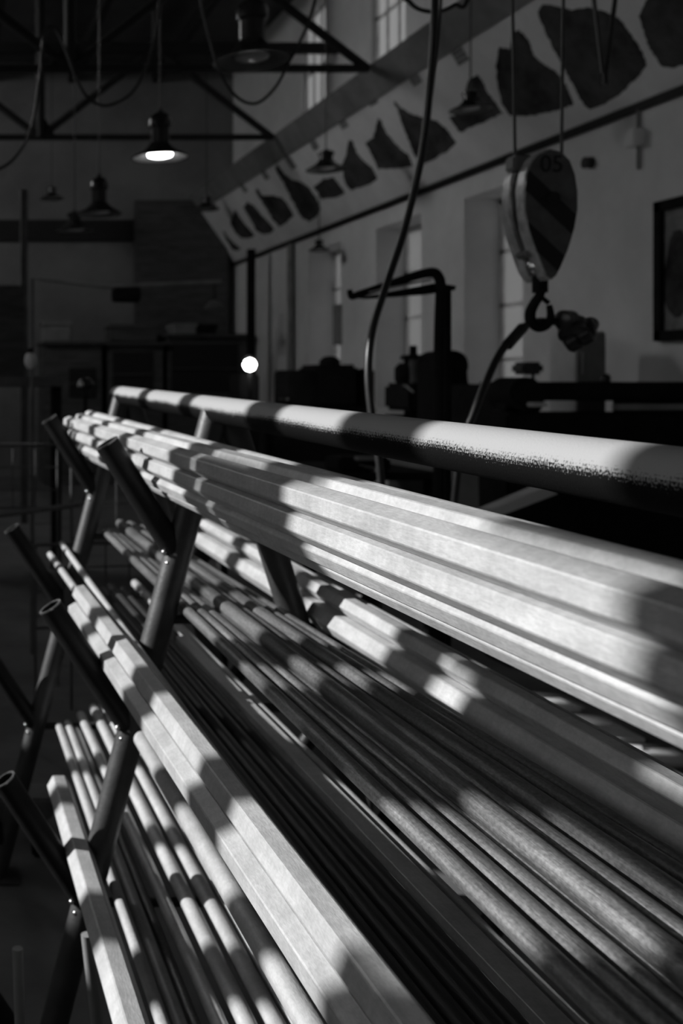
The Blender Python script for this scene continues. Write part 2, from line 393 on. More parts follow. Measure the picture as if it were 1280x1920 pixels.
for a, b in words:
    pa, pb = panel_hit(*a), panel_hit(*b)
    for s in range(4):
        c = pa + (pb - pa) * (s + 0.5) / 4
        q = (pb - pa) / 9; e = Vector((0, 0.09, 0))
        link('painted_caption', prism(BM(), [c - q + e + pn * .003, c + q + e + pn * .003, c + q - e + pn * .003, c - q - e + pn * .003], pn * -0.004), 'print_soft', mp_)

# ------------------------------------------------------------------ the rack
Y1, Y2, Y0 = 2.30, 3.44, -0.70
S = 0.00115                                            # metres per unit of the rack section drawing
def sec(u, v, y, dz=0.0): return Vector(((u + 125) * S, y, EYE + (715 - v) * S + dz))
RBASE = (0.55, 1.5, 0.0)
rack = thing('bar_rack', 'dark welded pipe rack with slanted arms and a grainy pale top rail', 'rack', RBASE)
def legL(v): return 322 + 0.2625 * (1080 - v)
def legR(v): return 520 + 0.317 * (v - 1060)
VF = 715 + EYE / S
PR = 0.0295
def rail_pt(y): return Vector((0.6095, y, EYE - 0.0945 + 0.0145 * y))
link('top_rail', pipe(BM(), rail_pt(-1.0), rail_pt(3.52), 0.0285, 0.004, 48), 'rail_coat', rack, 50)
for yf, dz in ((Y1, 0.0), (Y2, 0.012), (Y0, 0.0)):
    top = rail_pt(yf)
    tl = sec(legL(775), 775, yf, dz); tr = sec(legR(775), 775, yf, dz)
    link('leg', tube(BM(), [sec(legL(VF), VF, yf), tl], PR, 28), 'pipe', rack, 50)
    link('leg', tube(BM(), [sec(legR(VF), VF, yf), tr], PR, 28), 'pipe', rack, 50)
    for vf, u in ((VF, legL(VF)), (VF, legR(VF))):
        link('foot_plate', box(BM(), (u + 125) * S - .07, (u + 125) * S + .07, yf - .06, yf + .06, 0, .008), 'pipe', rack)
    for j, (ju, jv) in enumerate(((332, 1039), (246, 1366), (160, 1690), (74, 2014))):
        a = link('arm', pipe(BM(), sec(ju, jv, yf, dz), sec(ju - 132 - 20 * (j > 0), jv - 208 - 20 * (j > 0), yf, dz), 0.0268, 0.004, 28), 'arm', rack, 50)
        tip = sec(ju - 132 - 20 * (j > 0), jv - 208 - 20 * (j > 0), yf, dz); ad2 = (tip - sec(ju, jv, yf, dz)).normalized()
        link('end_ring', pipe(BM(), tip - ad2 * .0015, tip + ad2 * .0015, 0.0270, 0.0046, 28), 'weld', a, 50)
        J = sec(ju - 24, jv + 4, yf, dz)
        for s in (-1, 1):
            link('weld_bead', lathe(BM(), [(0, -.006), (.0045, -.004), (.006, 0), (.0045, .004), (0, .006)], J + Vector((0.004 * s, -0.017, -.012 * s)), 10), 'weld', a, 60)
    for ju, jv in ((legR(1275), 1275), (legR(1601), 1601), (legR(1927), 1927)):
        link('arm', pipe(BM(), sec(ju, jv, yf, dz), sec(ju + 152, jv - 228, yf, dz), 0.0268, 0.004, 28), 'arm', rack, 50)
    for v in (1161, 1326, 1691):
        link('crossbar', tube(BM(), [sec(legL(v), v, yf, dz), sec(legR(v), v, yf, dz)], 0.0105, 16), 'pipe', rack, 50)

# ------------------------------------------------------------------ the bars
def bar_mesh(kind, R, L, rot=0.0):
    bm = BM()
    if kind == 'round': n = 28; prof = [(R * math.cos(2 * math.pi * k / n), R * math.sin(2 * math.pi * k / n)) for k in range(n)]
    elif kind == 'hex':
        prof = []; c = 0.06
        V = [(R * math.cos(rot + math.pi / 3 * k), R * math.sin(rot + math.pi / 3 * k)) for k in range(6)]
        for k in range(6):
            for j in (k - 1, k + 1):
                a, b = V[k], V[j % 6]; prof.append((a[0] + (b[0] - a[0]) * c, a[1] + (b[1] - a[1]) * c))
    else:
        w, h = R; c = min(w, h) * 0.06
        prof = [(w/2 - c, -h/2), (w/2, -h/2 + c), (w/2, h/2 - c), (w/2 - c, h/2), (-w/2 + c, h/2), (-w/2, h/2 - c), (-w/2, -h/2 + c), (-w/2 + c, -h/2)]
        cr, sr = math.cos(rot), math.sin(rot); prof = [(a * cr - b * sr, a * sr + b * cr) for a, b in prof]
    ys = [0, 0.004, L - 0.004, L]; ks = [0.93, 1, 1, 0.93]
    rings = [[bm.verts.new((x * k, y, z * k)) for x, z in prof] for y, k in zip(ys, ks)]
    n = len(prof)
    for a, b in zip(rings, rings[1:]):
        for k in range(n): bm.faces.new((a[k], a[(k + 1) % n], b[(k + 1) % n], b[k]))
    bm.faces.new(rings[0][::-1]); bm.faces.new(rings[-1])
    bmesh.ops.recalc_face_normals(bm, faces=bm.faces)
    me = bpy.data.meshes.new(kind); bm.to_mesh(me); bm.free()
    me.shade_smooth(); me.set_sharp_from_angle(angle=math.radians(24))
    return me
NAMES = {'round': 'round_bar', 'hex': 'hexagonal_bar', 'flat': 'flat_bar'}
def bar(kind, R, u1, v1, u0, v0, yfar, label, group, mat='steel', rot=0.0, ynear=-0.85):
    a = sec(u1, v1, Y1); b = sec(u0, v0, 0.75)
    d = (a - b) / (Y1 - 0.75)
    p0 = b + d * (ynear - 0.75); p1 = b + d * (yfar - 0.75)
    R = tuple(r * S for r in R) if isinstance(R, tuple) else R * S
    me = bar_mesh(kind, R, (p1 - p0).length, rot); me.materials.append(M[mat])
    o = bpy.data.objects.new(NAMES[kind], me); COL.objects.link(o)
    o.location = p0; o.rotation_mode = 'QUATERNION'
    dn = d.normalized(); xa = Vector((0, 1, 0)).rotation_difference(dn); o.rotation_quaternion = xa
    tag(o, label, 'steel bar', group); return o
H6 = math.pi / 6
G1, G2, G3 = 'bars on the top outer shelf', 'bars on the second outer shelf', 'bars on the third outer shelf'
GI, GL, GB, GR = 'round bars on the inner upper crossbar', 'bars on the inner middle crossbar', 'round bars on the inner lower crossbar', 'bars on the far side shelf'
# top outer shelf
bar('hex', 17.5, 278, 839, 278, 843, 3.66, 'hexagonal bar on the top shelf, uppermost of the three resting against the arm', G1, rot=H6 * .9)
bar('hex', 17, 284, 872, 284, 875, 3.60, 'hexagonal bar on the top shelf, middle one of the three against the arm', G1, rot=H6 * .65)
bar('hex', 14.5, 299, 903, 299, 899, 3.55, 'hexagonal bar on the top shelf with a thin hexagonal bar just under it', G1, rot=-.06)
bar('hex', 13, 317, 922, 315, 917, 3.50, 'thin hexagonal bar lowest of all on the top shelf', G1, rot=.1)
bar('hex', 15, 306, 828, 306, 833, 3.62, 'hexagonal bar lying on top of the top shelf stack, nearest the arms', G1, rot=.15)
bar('round', 15, 336, 827, 334, 840, 3.64, 'round bar on top of the top shelf stack, closest to the top rail', G1)
bar('round', 13, 315, 858, 314, 862, 3.50, 'round bar buried inside the top shelf stack', G1)
bar('round', 12, 324, 890, 323, 888, 3.50, 'round bar in the bottom notch of the top shelf', G1)
# second outer shelf
bar('hex', 21, 222, 1206, 231, 1199, 2.86, 'thick hexagonal bar on the second shelf, upper one with flat top face', G2, rot=.2)
bar('hex', 20, 206, 1239, 218, 1233, 2.82, 'thick hexagonal bar on the second shelf, lower one against the arm', G2, rot=H6)
bar('round', 9.5, 236, 1237, 246, 1237, 3.70, 'round bar reaching farthest back on the second shelf, beyond the hexagonal bars', G2)
bar('round', 8, 248, 1203, 250, 1226, 3.55, 'thin round bar beside the upper hexagonal bar of the second shelf', G2)
bar('round', 15, 254, 1366, 257, 1366, 2.235, 'pale round bar ending just in front of the second arm joint', G2)
# inner upper crossbar
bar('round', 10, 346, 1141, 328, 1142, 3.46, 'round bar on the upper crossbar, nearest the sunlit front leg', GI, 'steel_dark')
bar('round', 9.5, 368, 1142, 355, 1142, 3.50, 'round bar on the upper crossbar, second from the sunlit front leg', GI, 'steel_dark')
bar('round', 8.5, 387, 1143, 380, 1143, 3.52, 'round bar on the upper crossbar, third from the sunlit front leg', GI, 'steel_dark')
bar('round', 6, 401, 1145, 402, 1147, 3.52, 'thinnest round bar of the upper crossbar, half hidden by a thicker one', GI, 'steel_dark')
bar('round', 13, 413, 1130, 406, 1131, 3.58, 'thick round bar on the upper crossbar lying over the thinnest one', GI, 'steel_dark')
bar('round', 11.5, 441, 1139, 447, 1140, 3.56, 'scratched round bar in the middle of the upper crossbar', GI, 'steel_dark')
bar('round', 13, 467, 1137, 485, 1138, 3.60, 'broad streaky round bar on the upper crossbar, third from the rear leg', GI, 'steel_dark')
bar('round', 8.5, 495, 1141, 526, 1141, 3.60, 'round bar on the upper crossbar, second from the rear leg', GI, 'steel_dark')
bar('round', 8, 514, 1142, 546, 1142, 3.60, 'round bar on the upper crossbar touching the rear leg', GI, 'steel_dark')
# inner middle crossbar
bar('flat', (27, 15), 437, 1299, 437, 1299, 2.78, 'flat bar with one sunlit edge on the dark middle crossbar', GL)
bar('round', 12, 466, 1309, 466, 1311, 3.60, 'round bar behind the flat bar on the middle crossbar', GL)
bar('round', 12, 330, 1303, 330, 1303, 3.50, 'dark round bar on the middle crossbar, nearest the front leg', GL, 'steel_shaded')
bar('round', 12, 355, 1303, 355, 1303, 3.46, 'dark round bar on the middle crossbar, between two other dark ones', GL, 'steel_shaded')
bar('round', 12, 381, 1303, 381, 1303, 3.52, 'dark round bar on the middle crossbar, third one from the front leg', GL, 'steel_shaded')
bar('round', 10, 409, 1305, 409, 1305, 3.48, 'thin dark round bar on the middle crossbar, tucked against the flat bar', GL, 'steel_shaded')
# third outer shelf and inner lower crossbar
bar('hex', 26, 147, 1594, 144, 1594, 2.67, 'thickest hexagonal bar, alone on the lowest visible arm', G3, rot=.0)
bar('round', 11, 218, 1669, 210, 1669, 3.40, 'round bar on the lower crossbar, nearest the thick hexagonal bar', GB)
bar('round', 11.5, 243, 1669, 234, 1669, 3.42, 'round bar on the lower crossbar, second from the thick hexagonal bar', GB)
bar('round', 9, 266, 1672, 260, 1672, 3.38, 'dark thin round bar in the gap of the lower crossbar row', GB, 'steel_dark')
bar('round', 12, 290, 1650, 293, 1650, 3.44, 'round bar on the lower crossbar, fourth from the thick hexagonal bar', GB)
bar('round', 14, 330, 1646, 327, 1646, 3.50, 'thicker round bar on the lower crossbar, fifth from the thick hexagonal bar', GB)
bar('round', 15, 368, 1646, 372, 1646, 3.52, 'thickest round bar on the lower crossbar', GB)
bar('round', 12, 398, 1648, 398, 1648, 3.50, 'round bar on the lower crossbar partly under the pale ending bar', GB)
# far side shelf
bar('hex', 24, 603, 1152, 603, 1162, 3.55, 'broad hexagonal bar beyond the rear leg, on the far side shelf', GR, rot=.05)
bar('hex', 17, 612, 1112, 614, 1128, 3.58, 'smaller hexagonal bar lying on the broad one on the far side shelf', GR, rot=.1)
bar('round', 10, 641, 1114, 643, 1134, 3.50, 'thin round bar on top of the far side shelf', GR)

# stubs of bar standing on the floor by the rack
def stub(p0, p1, r, label):
    o = link('steel_stub', tube(BM(), [p0, p1], r, 16), 'grey', None, 50); return tag(o, label, 'steel bar')
stub(Vector((0.175, 2.0, 0)), at(33, 1778, 2.0), 0.010, 'short grey bar standing upright on the dark floor, in front of the rack')
stub(Vector((0.36, 2.1, 0)), at(163, 1752, 2.1), 0.012, 'short grey bar standing upright half behind the thick hexagonal bar')

# ------------------------------------------------------------------ roof trusses and purlins
def truss(y, label, gap=0.0):
    t = thing('roof_truss', label, 'truss', (0.8, y, EYE + 3.0), 'roof trusses')
    zb, zt = EYE + 3.02, EYE + 4.12
    link('bottom_chord', box(BM(), XL, 4.20, y - .04, y + .04, zb - .03, zb + .03), 'truss', t)
    link('top_chord', box(BM(), XL, XR, y - .05, y + .05, zt - .06, zt + .06), 'truss', t)
    nodes = [4.19, 1.32, -1.55]; tops = [2.75, -0.12]
    def web(a, b, r=.035): link('web', tube(BM(), [Vector((a[0], y, a[1])), Vector((b[0], y, b[1]))], r, 8), 'truss', t, 60)
    for a, b in ((0, 0), (1, 0), (1, 1), (2, 1)): web((nodes[a], zb), (tops[b], zt), .045)
    web((nodes[1], zb), (nodes[1], HC), .06); web((nodes[2], zb), (nodes[2], HC), .06)
    for b in tops: web((b, zt), (b, HC), .05)
    for n in nodes[1:]:
        link('gusset', prism(BM(), [(n - .2, y - .02, zb), (n - .07, y - .02, zb + .22), (n + .07, y - .02, zb + .22), (n + .2, y - .02, zb)], (0, .04, 0)), 'truss', t)
    return t
truss(10.3, 'dark roof truss whose lower chord meets the panel nearest the thick hanging cable')
truss(13.2, 'dark roof truss whose lower chord runs just behind the lit lamp')
for k, x in enumerate((-1.9, -0.5, 0.9, 2.3, 3.7)):
    pl = link('purlin', box(BM(), x - .05, x + .05, 6.0, YB, HC - .32, HC - .16), 'truss')
    tag(pl, ['roof purlin above the window band side', 'roof purlin, second from the window band', 'roof purlin running over the middle of the floor', 'roof purlin, second from the tilted panel', 'roof purlin right above the tilted panel'][k], 'beam', 'roof purlins')

# ------------------------------------------------------------------ pendant lamps
def lamp(px, py, Y, d, label, lit=False, short=False, top=None):
    c = at(px, py, Y); k = d / 0.40
    t = thing('pendant_lamp', label, 'lamp', tuple(c), 'pendant workshop lamps')
    sh = link('shade', lathe(BM(), [(r * k, z * k) for r, z in ((.200, 0), (.203, .006), (.190, .016), (.120, .050), (.085, .085), (.070, .11), (.065, .108), (.080, .082), (.115, .046), (.186, .010), (.196, 0), (.200, 0))], c, 36), 'lamp', t, 40)
    link('shade_lining', lathe(BM(), [(r * k, z * k) for r, z in ((.194, .004), (.184, .0095), (.113, .0445), (.078, .080), (.0, .084))], c, 36), 'lamp_in', t, 40)
    h = 1.0 if not short else 0.45
    z0 = .105
    link('housing', lathe(BM(), [(r * k, (z0 + z * h) * k) for r, z in ((.0, 0), (.066, 0), (.066, .11), (.082, .118), (.082, .17), (.070, .19), (.045, .215), (.018, .225), (.018, .25), (0, .25))], c, 28), 'lamp', t, 40)
    bu = link('bulb', lathe(BM(), [(r * k, z * k) for r, z in ((0, .004), (.05, .006), (.085, .016), (.09, .03), (.06, .05), (0, .06))], c, 24), 'bulb_on' if lit else 'bulb', t, 60)
    link('suspension_cable', tube(BM(), [c + Vector((0, 0, (z0 + .24 * h) * k)), Vector((c.x, c.y, top or HC))], .006, 8), 'black', t)
    return t
lamp(300, 297, 7.6, .40, 'the one lit pendant lamp, glowing white under its dark shade', True)
lamp(186, 402, 9.4, .40, 'unlit dark pendant lamp hanging lower, just below and beside the lit one')
lamp(97, 373, 16.6, .37, 'tiny far pendant lamp beside the pale column', short=True)
lamp(140, 434, 11.1, .40, 'unlit pendant lamp hanging in front of the long black strip', short=True)
lamp(387, 393, 16.2, .39, 'far pendant lamp in front of the end of the picture panel', short=True)
lamp(611, 319, 11.1, .40, 'dark pendant lamp seen against the middle of the picture panel', short=True)
lamp(882, 207, 8.2, .30, 'dark pendant lamp in front of the panel beside the thick cable', short=True)
lamp(472, 116, 5.6, .40, 'nearest and largest dark pendant lamp, cut by the top edge')
lamp(598, 470, 13.0, .26, 'faint small lamp hanging in front of the farthest window recess', short=True, top=EYE + 2.33)

# ------------------------------------------------------------------ hanging cables
def cable(name, pts, r, label, cat='cable', mat='cable', k=10):
    return tag(link(name, tube(BM(), spline(pts, k), r, 12), mat, None, 60), label, cat)
cable('thick_cable', [at(814, -420, 3.3), at(816, -120, 3.25), at(815, 0, 3.2), at(808, 130, 3.2), at(792, 280, 3.2), at(758, 430, 3.2), at(722, 540, 3.18), at(698, 620, 3.16), at(690, 700, 3.14), at(698, 790, 3.12), at(712, 880, 3.1), at(716, 1010, 3.1), at(700, 1300, 3.1), at(690, 1690, 3.1)], 0.0108, 'thick black cable hanging in a long curve from the roof', 'cable')
cable('thin_cable', [at(832, -420, 3.4), at(828, -60, 3.4), at(822, 60, 3.38), at(812, 150, 3.3), at(800, 240, 3.24)], 0.005, 'thin black cable running along the upper end of the thick one')
cable('festoon_cable', [at(735, -420, 4.2), at(745, -60, 4.2), at(770, 6, 4.2), at(812, 22, 4.2), at(850, 10, 4.2), at(880, -30, 4.2), at(890, -420, 4.2)], 0.008, 'short loop of black cable dipping in at the top edge')
cable('festoon_cable', [at(-60, 330, 5.5), at(0, 316, 5.5), at(34, 288, 5.5), at(60, 235, 5.5), at(74, 150, 5.5), at(82, 70, 5.5), at(98, 50, 5.5), at(116, 78, 5.5), at(140, 140, 5.5), at(165, 183, 5.5), at(200, 198, 5.5), at(245, 176, 5.5), at(272, 130, 5.5), at(290, 70, 5.5), at(300, 0, 5.5), at(306, -90, 5.5)], 0.008, 'black cable looping over the truss joint beside the lit lamp')
cable('festoon_cable', [at(368, -90, 5.5), at(376, 0, 5.5), at(392, 70, 5.5), at(410, 130, 5.5), at(440, 178, 5.5), at(478, 194, 5.5), at(515, 165, 5.5), at(545, 110, 5.5), at(575, 50, 5.5), at(592, -10, 5.5), at(600, -90, 5.5)], 0.008, 'black cable sagging in a deep loop below the nearest lamp')
vc = thing('wire_sling', 'dark V shaped wire sling hanging in front of the largest painted picture', 'sling', tuple(at(1132, 150, 4.2)))
link('strand', tube(BM(), [at(1106, -60, 4.2), at(1130, 150, 4.2)], .0085, 10), 'cable', vc); link('strand', tube(BM(), [at(1160, -60, 4.2), at(1134, 150, 4.2)], .0085, 10), 'cable', vc)
link('ferrule', tube(BM(), [at(1132, 138, 4.2), at(1132, 160, 4.2)], .016, 12), 'cable', vc)

# ------------------------------------------------------------------ hoist block
YH = 3.2
hb = thing('hoist_block', 'striped hook block hanging on two wire ropes above the rack', 'hoist', tuple(at(1005, 612, YH)), None)
outl = [(984,352),(987,325),(995,303),(1008,287),(1030,277),(1052,282),(1068,298),(1078,325),(1083,358),(1083,392),(1077,428),(1065,468),(1050,504),(1042,520),(1034,526),(1026,522),(1018,504),(1004,466),(991,428),(984,392)]
def plate(y0, y1, inset=1.0):
    cx, cy = 1034, 395
    pts = [at(cx + (x - cx) * inset, cy + (y - cy) * inset, YH) for x, y in outl]
    pts = [Vector((p.x, y0, p.z)) for p in pts]
    return prism(BM(), pts, (0, y1 - y0, 0))
def bev(bm, w=.006):
    bmesh.ops.bevel(bm, geom=[e for e in bm.edges], offset=w, segments=2, affect='EDGES'); return bm
link('front_housing', bev(plate(YH + .002, YH + .055)), 'block_edge', hb, 35)
link('face_plate', plate(YH - .002, YH + .004, .97), 'block_face', hb)
link('rear_housing', bev(plate(YH + .085, YH + .135)), 'block_edge', hb, 35)
link('spacer', plate(YH + .05, YH + .09, .86), 'stripe', hb)
def clip_stripe(a, b):
    # band between two slanted lines (y = c + 0.95 x) clipped to the plate outline
    poly = [(1034 + (x - 1034) * .97, 395 + (y - 395) * .97) for x, y in outl]
    for c, sgn in ((a, 1), (b, -1)):
        out = []
        for i in range(len(poly)):
            p, q = poly[i], poly[(i + 1) % len(poly)]
            f = lambda s: sgn * ((s[1] - 395) - 0.95 * (s[0] - 1034) - c)
            fp, fq = f(p), f(q)
            if fp >= 0: out.append(p)
            if fp * fq < 0:
                t = fp / (fp - fq); out.append((p[0] + (q[0] - p[0]) * t, p[1] + (q[1] - p[1]) * t))
        poly = out
    return [at(x, y, YH - .003) for x, y in poly]
for a, b in ((-36, 8), (62, 102)):
    link('stripe', prism(BM(), clip_stripe(a, b), (0, .003, 0)), 'stripe', hb)
fc = bpy.data.curves.new('rating', 'FONT'); fc.body = '05'; fc.size = .072; fc.extrude = .0006; fc.align_x = 'CENTER'
ft = bpy.data.objects.new('tmp_text', fc); COL.objects.link(ft); bpy.context.view_layer.update()
fm = bpy.data.meshes.new_from_object(ft.evaluated_get(bpy.context.evaluated_depsgraph_get())); bpy.data.objects.remove(ft)
fo = bpy.data.objects.new('lettering', fm); COL.objects.link(fo); fm.materials.clear(); fm.materials.append(M['stripe'])
fo.parent = hb; fo.location = at(1034, 322, YH - .0035) - Vector(hb['_base']); fo.rotation_euler = (math.radians(90), 0, 0)
ax = at(1034, 372, YH)
link('axle_bolt', tube(BM(), [Vector((ax.x, YH - .016, ax.z)), Vector((ax.x, YH + .15, ax.z))], .017, 16), 'stripe', hb, 50)
link('rope_guide', bbox(BM(), at(985, 0, YH).x - .01, at(1040, 0, YH).x, YH + .045, YH + .1, at(0, 312, YH).z, at(0, 284, YH).z, .006), 'block', hb)
pin = at(1004, 470, YH + .07)
link('crosshead', bbox(BM(), pin.x - .05, pin.x + .03, YH + .03, YH + .1, at(0, 480, YH).z, at(0, 466, YH).z, .006), 'weld', hb)
link('swivel_ball', lathe(BM(), [(0, -.035), (.02, -.028), (.03, 0), (.02, .028), (0, .035)], tuple(at(1006, 500, YH + .06)), 18), 'weld', hb, 60)
hx = at(1012, 500, YH + .07).x
link('swivel_shank', tube(BM(), [Vector((hx, YH + .07, at(0, 480, YH).z)), Vector((hx, YH + .07, at(0, 545, YH).z))], .022, 16), 'machine', hb, 50)
hk = spline([at(x, y, YH + .07) for x, y in ((1015, 530), (1012, 552), (1002, 568), (994, 586), (996, 604), (1010, 614), (1026, 608), (1032, 592), (1029, 572))], 6)
link('hook', tube(BM(), hk, [.012 + .004 * math.sin(math.pi * i / (len(hk) - 1)) - .004 * (i / (len(hk) - 1)) ** 3 for i in range(len(hk))], 14), 'machine', hb, 60)
link('safety_latch', tube(BM(), [at(1008, 552, YH + .07), at(1028, 568, YH + .07)], .007, 10), 'machine', hb, 60)
for (x0, y0, x1, y1, dy) in ((953, -420, 966, 320, .07), (1061, -420, 1052, 300, .07)):
    link('wire_rope', tube(BM(), [at(x0, y0, YH + dy), at(x1, y1, YH + dy)], .0048, 10), 'cable', hb, 60)
pc = thing('power_cable', 'black cable slung over the hook with a bundle of plugs at its end', 'cable', tuple(at(880, 800, 3.2)))
link('cord', tube(BM(), spline([at(846, 1000, 3.2), at(862, 850, 3.2), at(886, 780, 3.2), at(906, 728, 3.2), at(934, 668, 3.22), at(966, 626, 3.25), at(1000, 604, 3.28), at(1040, 603, 3.28), at(1064, 600, 3.28)], 8), .0112, 12), 'cable', pc, 60)
link('cord_sleeve', tube(BM(), [at(950, 648, 3.235), at(980, 614, 3.265)], .0165, 12), 'cable', pc, 60)
for k, (x, y, r, l) in enumerate(((1062, 600, .030, .05), (1074, 618, .042, .06), (1092, 620, .036, .07), (1084, 636, .028, .08), (1104, 612, .024, .05))):
    c = at(x, y, 3.27 + .01 * (k % 3)); d = Vector((math.cos(k * 1.3), .5, math.sin(k * 1.7) * .6)).normalized() * l / 2
    link('plug', tube(BM(), [c - d, c - d * .8, c - d * .1, c, c + d * .1, c + d * .8, c + d], [r * .7, r, r, r * .8, r, r, r * .7], 14), 'cable', pc, 40)

# ------------------------------------------------------------------ jib post behind the rack
jb = thing('jib_post', 'dark bent pipe post with a hooked boom behind the top rail', 'post', (at(824, 700, 4.4).x, 4.4, 0))
jp = spline([Vector((at(822, 700, 4.4).x, 4.4, 0)), at(822, 900, 4.4), at(823, 640, 4.4), at(826, 545, 4.4), at(822, 520, 4.4), at(808, 511, 4.4), at(770, 520, 4.4), at(710, 540, 4.4), at(672, 552, 4.4), at(659, 556, 4.4), at(655, 543, 4.4)], 6)
link('post', tube(BM(), jp, [.021 if i < 30 else .021 - .011 * (i - 30) / (len(jp) - 30) for i in range(len(jp))], 14), 'machine', jb, 60)
link('boom_brace', prism(BM(), [at(672, 558, 4.42), at(740, 545, 4.42), at(820, 530, 4.42), at(855, 536, 4.42), at(853, 544, 4.42), at(800, 552, 4.42), at(690, 560, 4.42)], (0, .03, 0)), 'machine', jb)
link('second_post', tube(BM(), [Vector((at(839, 0, 4.46).x, 4.46, 0)), at(839, 545, 4.46)], .014, 12), 'machine', jb, 60)
link('rod', tube(BM(), [at(690, 548, 4.36), at(808, 524, 4.36)], .0055, 10), 'chrome', jb, 60)
link('base_plate', box(BM(), at(800, 0, 4.4).x, at(860, 0, 4.4).x, 4.3, 4.55, 0, .015), 'machine', jb)

# ------------------------------------------------------------------ machines and furniture along the pale wall
def P(o, nm, b, mt, sm=None): return link(nm, b, mt, o, sm)
ym = 6.6; fx = lambda px: at(px, 0, ym).x; fz = lambda py: at(0, py, ym).z
m1 = thing('guillotine_shear', 'long low black machine below the framed picture', 'machine', (fx(1150), ym + .3, 0))
P(m1, 'bed', bbox(BM(), fx(930), XR - .25, ym, ym + .75, 0, fz(835), .02), 'machine')
P(m1, 'upper_beam', bbox(BM(), fx(985), XR - .2, ym + .08, ym + .6, fz(752), fz(716), .015), 'machine')
P(m1, 'side_frame', bbox(BM(), fx(955), fx(1000), ym - .02, ym + .8, 0, fz(722), .02), 'machine')
P(m1, 'side_frame', bbox(BM(), XR - .3, XR - .1, ym - .02, ym + .8, 0, fz(722), .02), 'machine')
P(m1, 'blade_guard', bbox(BM(), fx(1150), XR - .32, ym - .03, ym + .02, fz(769), fz(757), .004), 'grey')
P(m1, 'front_panel', bbox(BM(), fx(1000), XR - .3, ym + .02, ym + .06, fz(835), fz(772), .006), 'machine')
P(m1, 'knob', lathe(BM(), [(0, 0), (.03, 0), (.035, .03), (.02, .05), (0, .055)], (fx(1191), ym + .3, fz(716)), 16), 'black', 60)
sp = thing('gauge_lamp', 'small black lamp head on a thin stem above the black machine', 'lamp', (fx(1030), ym + .2, fz(716)))
P(sp, 'stem', tube(BM(), [Vector((fx(1033), ym + .2, fz(716))), Vector((fx(1033), ym + .2, fz(696)))], .01, 10), 'black')
P(sp, 'head', bbox(BM(), fx(1002), fx(1042), ym + .12, ym + .28, fz(702), fz(678), .02), 'black')
cb = thing('switch_cabinet', 'pale sheet metal cabinet standing against the wall behind the hook', 'cabinet', (4.58, 7.6, 0))
P(cb, 'body', bbox(BM(), 4.481, 4.694, 7.45, 7.76, 0, at(0, 621, 7.45).z, .006), 'light')
P(cb, 'door', bbox(BM(), 4.49, 4.685, 7.435, 7.45, .1, at(0, 624, 7.45).z, .004), 'grey')
P(cb, 'handle', tube(BM(), [Vector((4.51, 7.425, EYE + .05)), Vector((4.51, 7.425, EYE + .2))], .01, 8), 'chrome')

ya = 8.6; ax_ = lambda px: at(px, 0, ya).x; az = lambda py: at(0, py, ya).z
dp = thing('drill_press', 'dark pillar drill with a flat disc on top beside the jib post', 'machine', (ax_(772), ya, 0))
P(dp, 'base', bbox(BM(), ax_(742), ax_(812), ya - .2, ya + .25, 0, .08, .01), 'machine')
P(dp, 'column', tube(BM(), [Vector((ax_(772), ya, .05)), Vector((ax_(772), ya, az(668)))], .06, 18), 'machine', 50)
P(dp, 'table', bbox(BM(), ax_(738), ax_(812), ya - .22, ya + .2, az(790), az(778), .01), 'machine')
P(dp, 'head', bbox(BM(), ax_(740), ax_(812), ya - .28, ya + .22, az(770), az(718), .03), 'machine')
P(dp, 'motor', lathe(BM(), [(0, 0), (.1, 0), (.115, .02), (.115, .12), (.08, .16), (0, .16)], (ax_(768), ya, az(718)), 20), 'machine', 50)
P(dp, 'spindle_tube', tube(BM(), [Vector((ax_(765), ya - .1, az(718))), Vector((ax_(765), ya - .1, az(672)))], .035, 14), 'machine_mid', 50)
P(dp, 'spindle_tube', tube(BM(), [Vector((ax_(784), ya - .1, az(718))), Vector((ax_(784), ya - .1, az(672)))], .02, 14), 'machine_mid', 50)
P(dp, 'disc', lathe(BM(), [(0, 0), (.095, 0), (.098, .012), (.09, .03), (.03, .04), (.028, .11), (0, .11)], (ax_(769), ya - .05, az(674)), 24), 'machine', 50)
P(dp, 'feed_handle', tube(BM(), [Vector((ax_(742), ya - .3, az(735))), Vector((ax_(722), ya - .34, az(722)))], .012, 8), 'chrome')

yg = 7.5; gx = lambda px: at(px, 0, yg).x; gz = lambda py: at(0, py, yg).z
gm = thing('belt_grinder', 'tall rounded black machine hood beside the jib post', 'machine', (gx(858), yg, 0))
prof = [(822, 800), (822, 672), (830, 662), (846, 656), (862, 658), (874, 666), (880, 680), (879, 695), (873, 706), (874, 716), (884, 724), (884, 800)]
hd = prism(BM(), [at(x, y, yg) for x, y in prof], (0, .35, 0)); bmesh.ops.bevel(hd, geom=hd.edges[:], offset=.012, segments=2, affect='EDGES')
P(gm, 'hood', hd, 'machine', 35)
P(gm, 'cabinet', bbox(BM(), gx(815), gx(900), yg - .05, yg + .45, 0, gz(798), .02), 'machine')
P(gm, 'work_rest', bbox(BM(), gx(880), gx(925), yg + .02, yg + .3, gz(733), gz(720), .01), 'machine')
P(gm, 'rest_edge', bbox(BM(), gx(882), gx(912), yg - .01, yg + .02, gz(741), gz(735), .003), 'light')

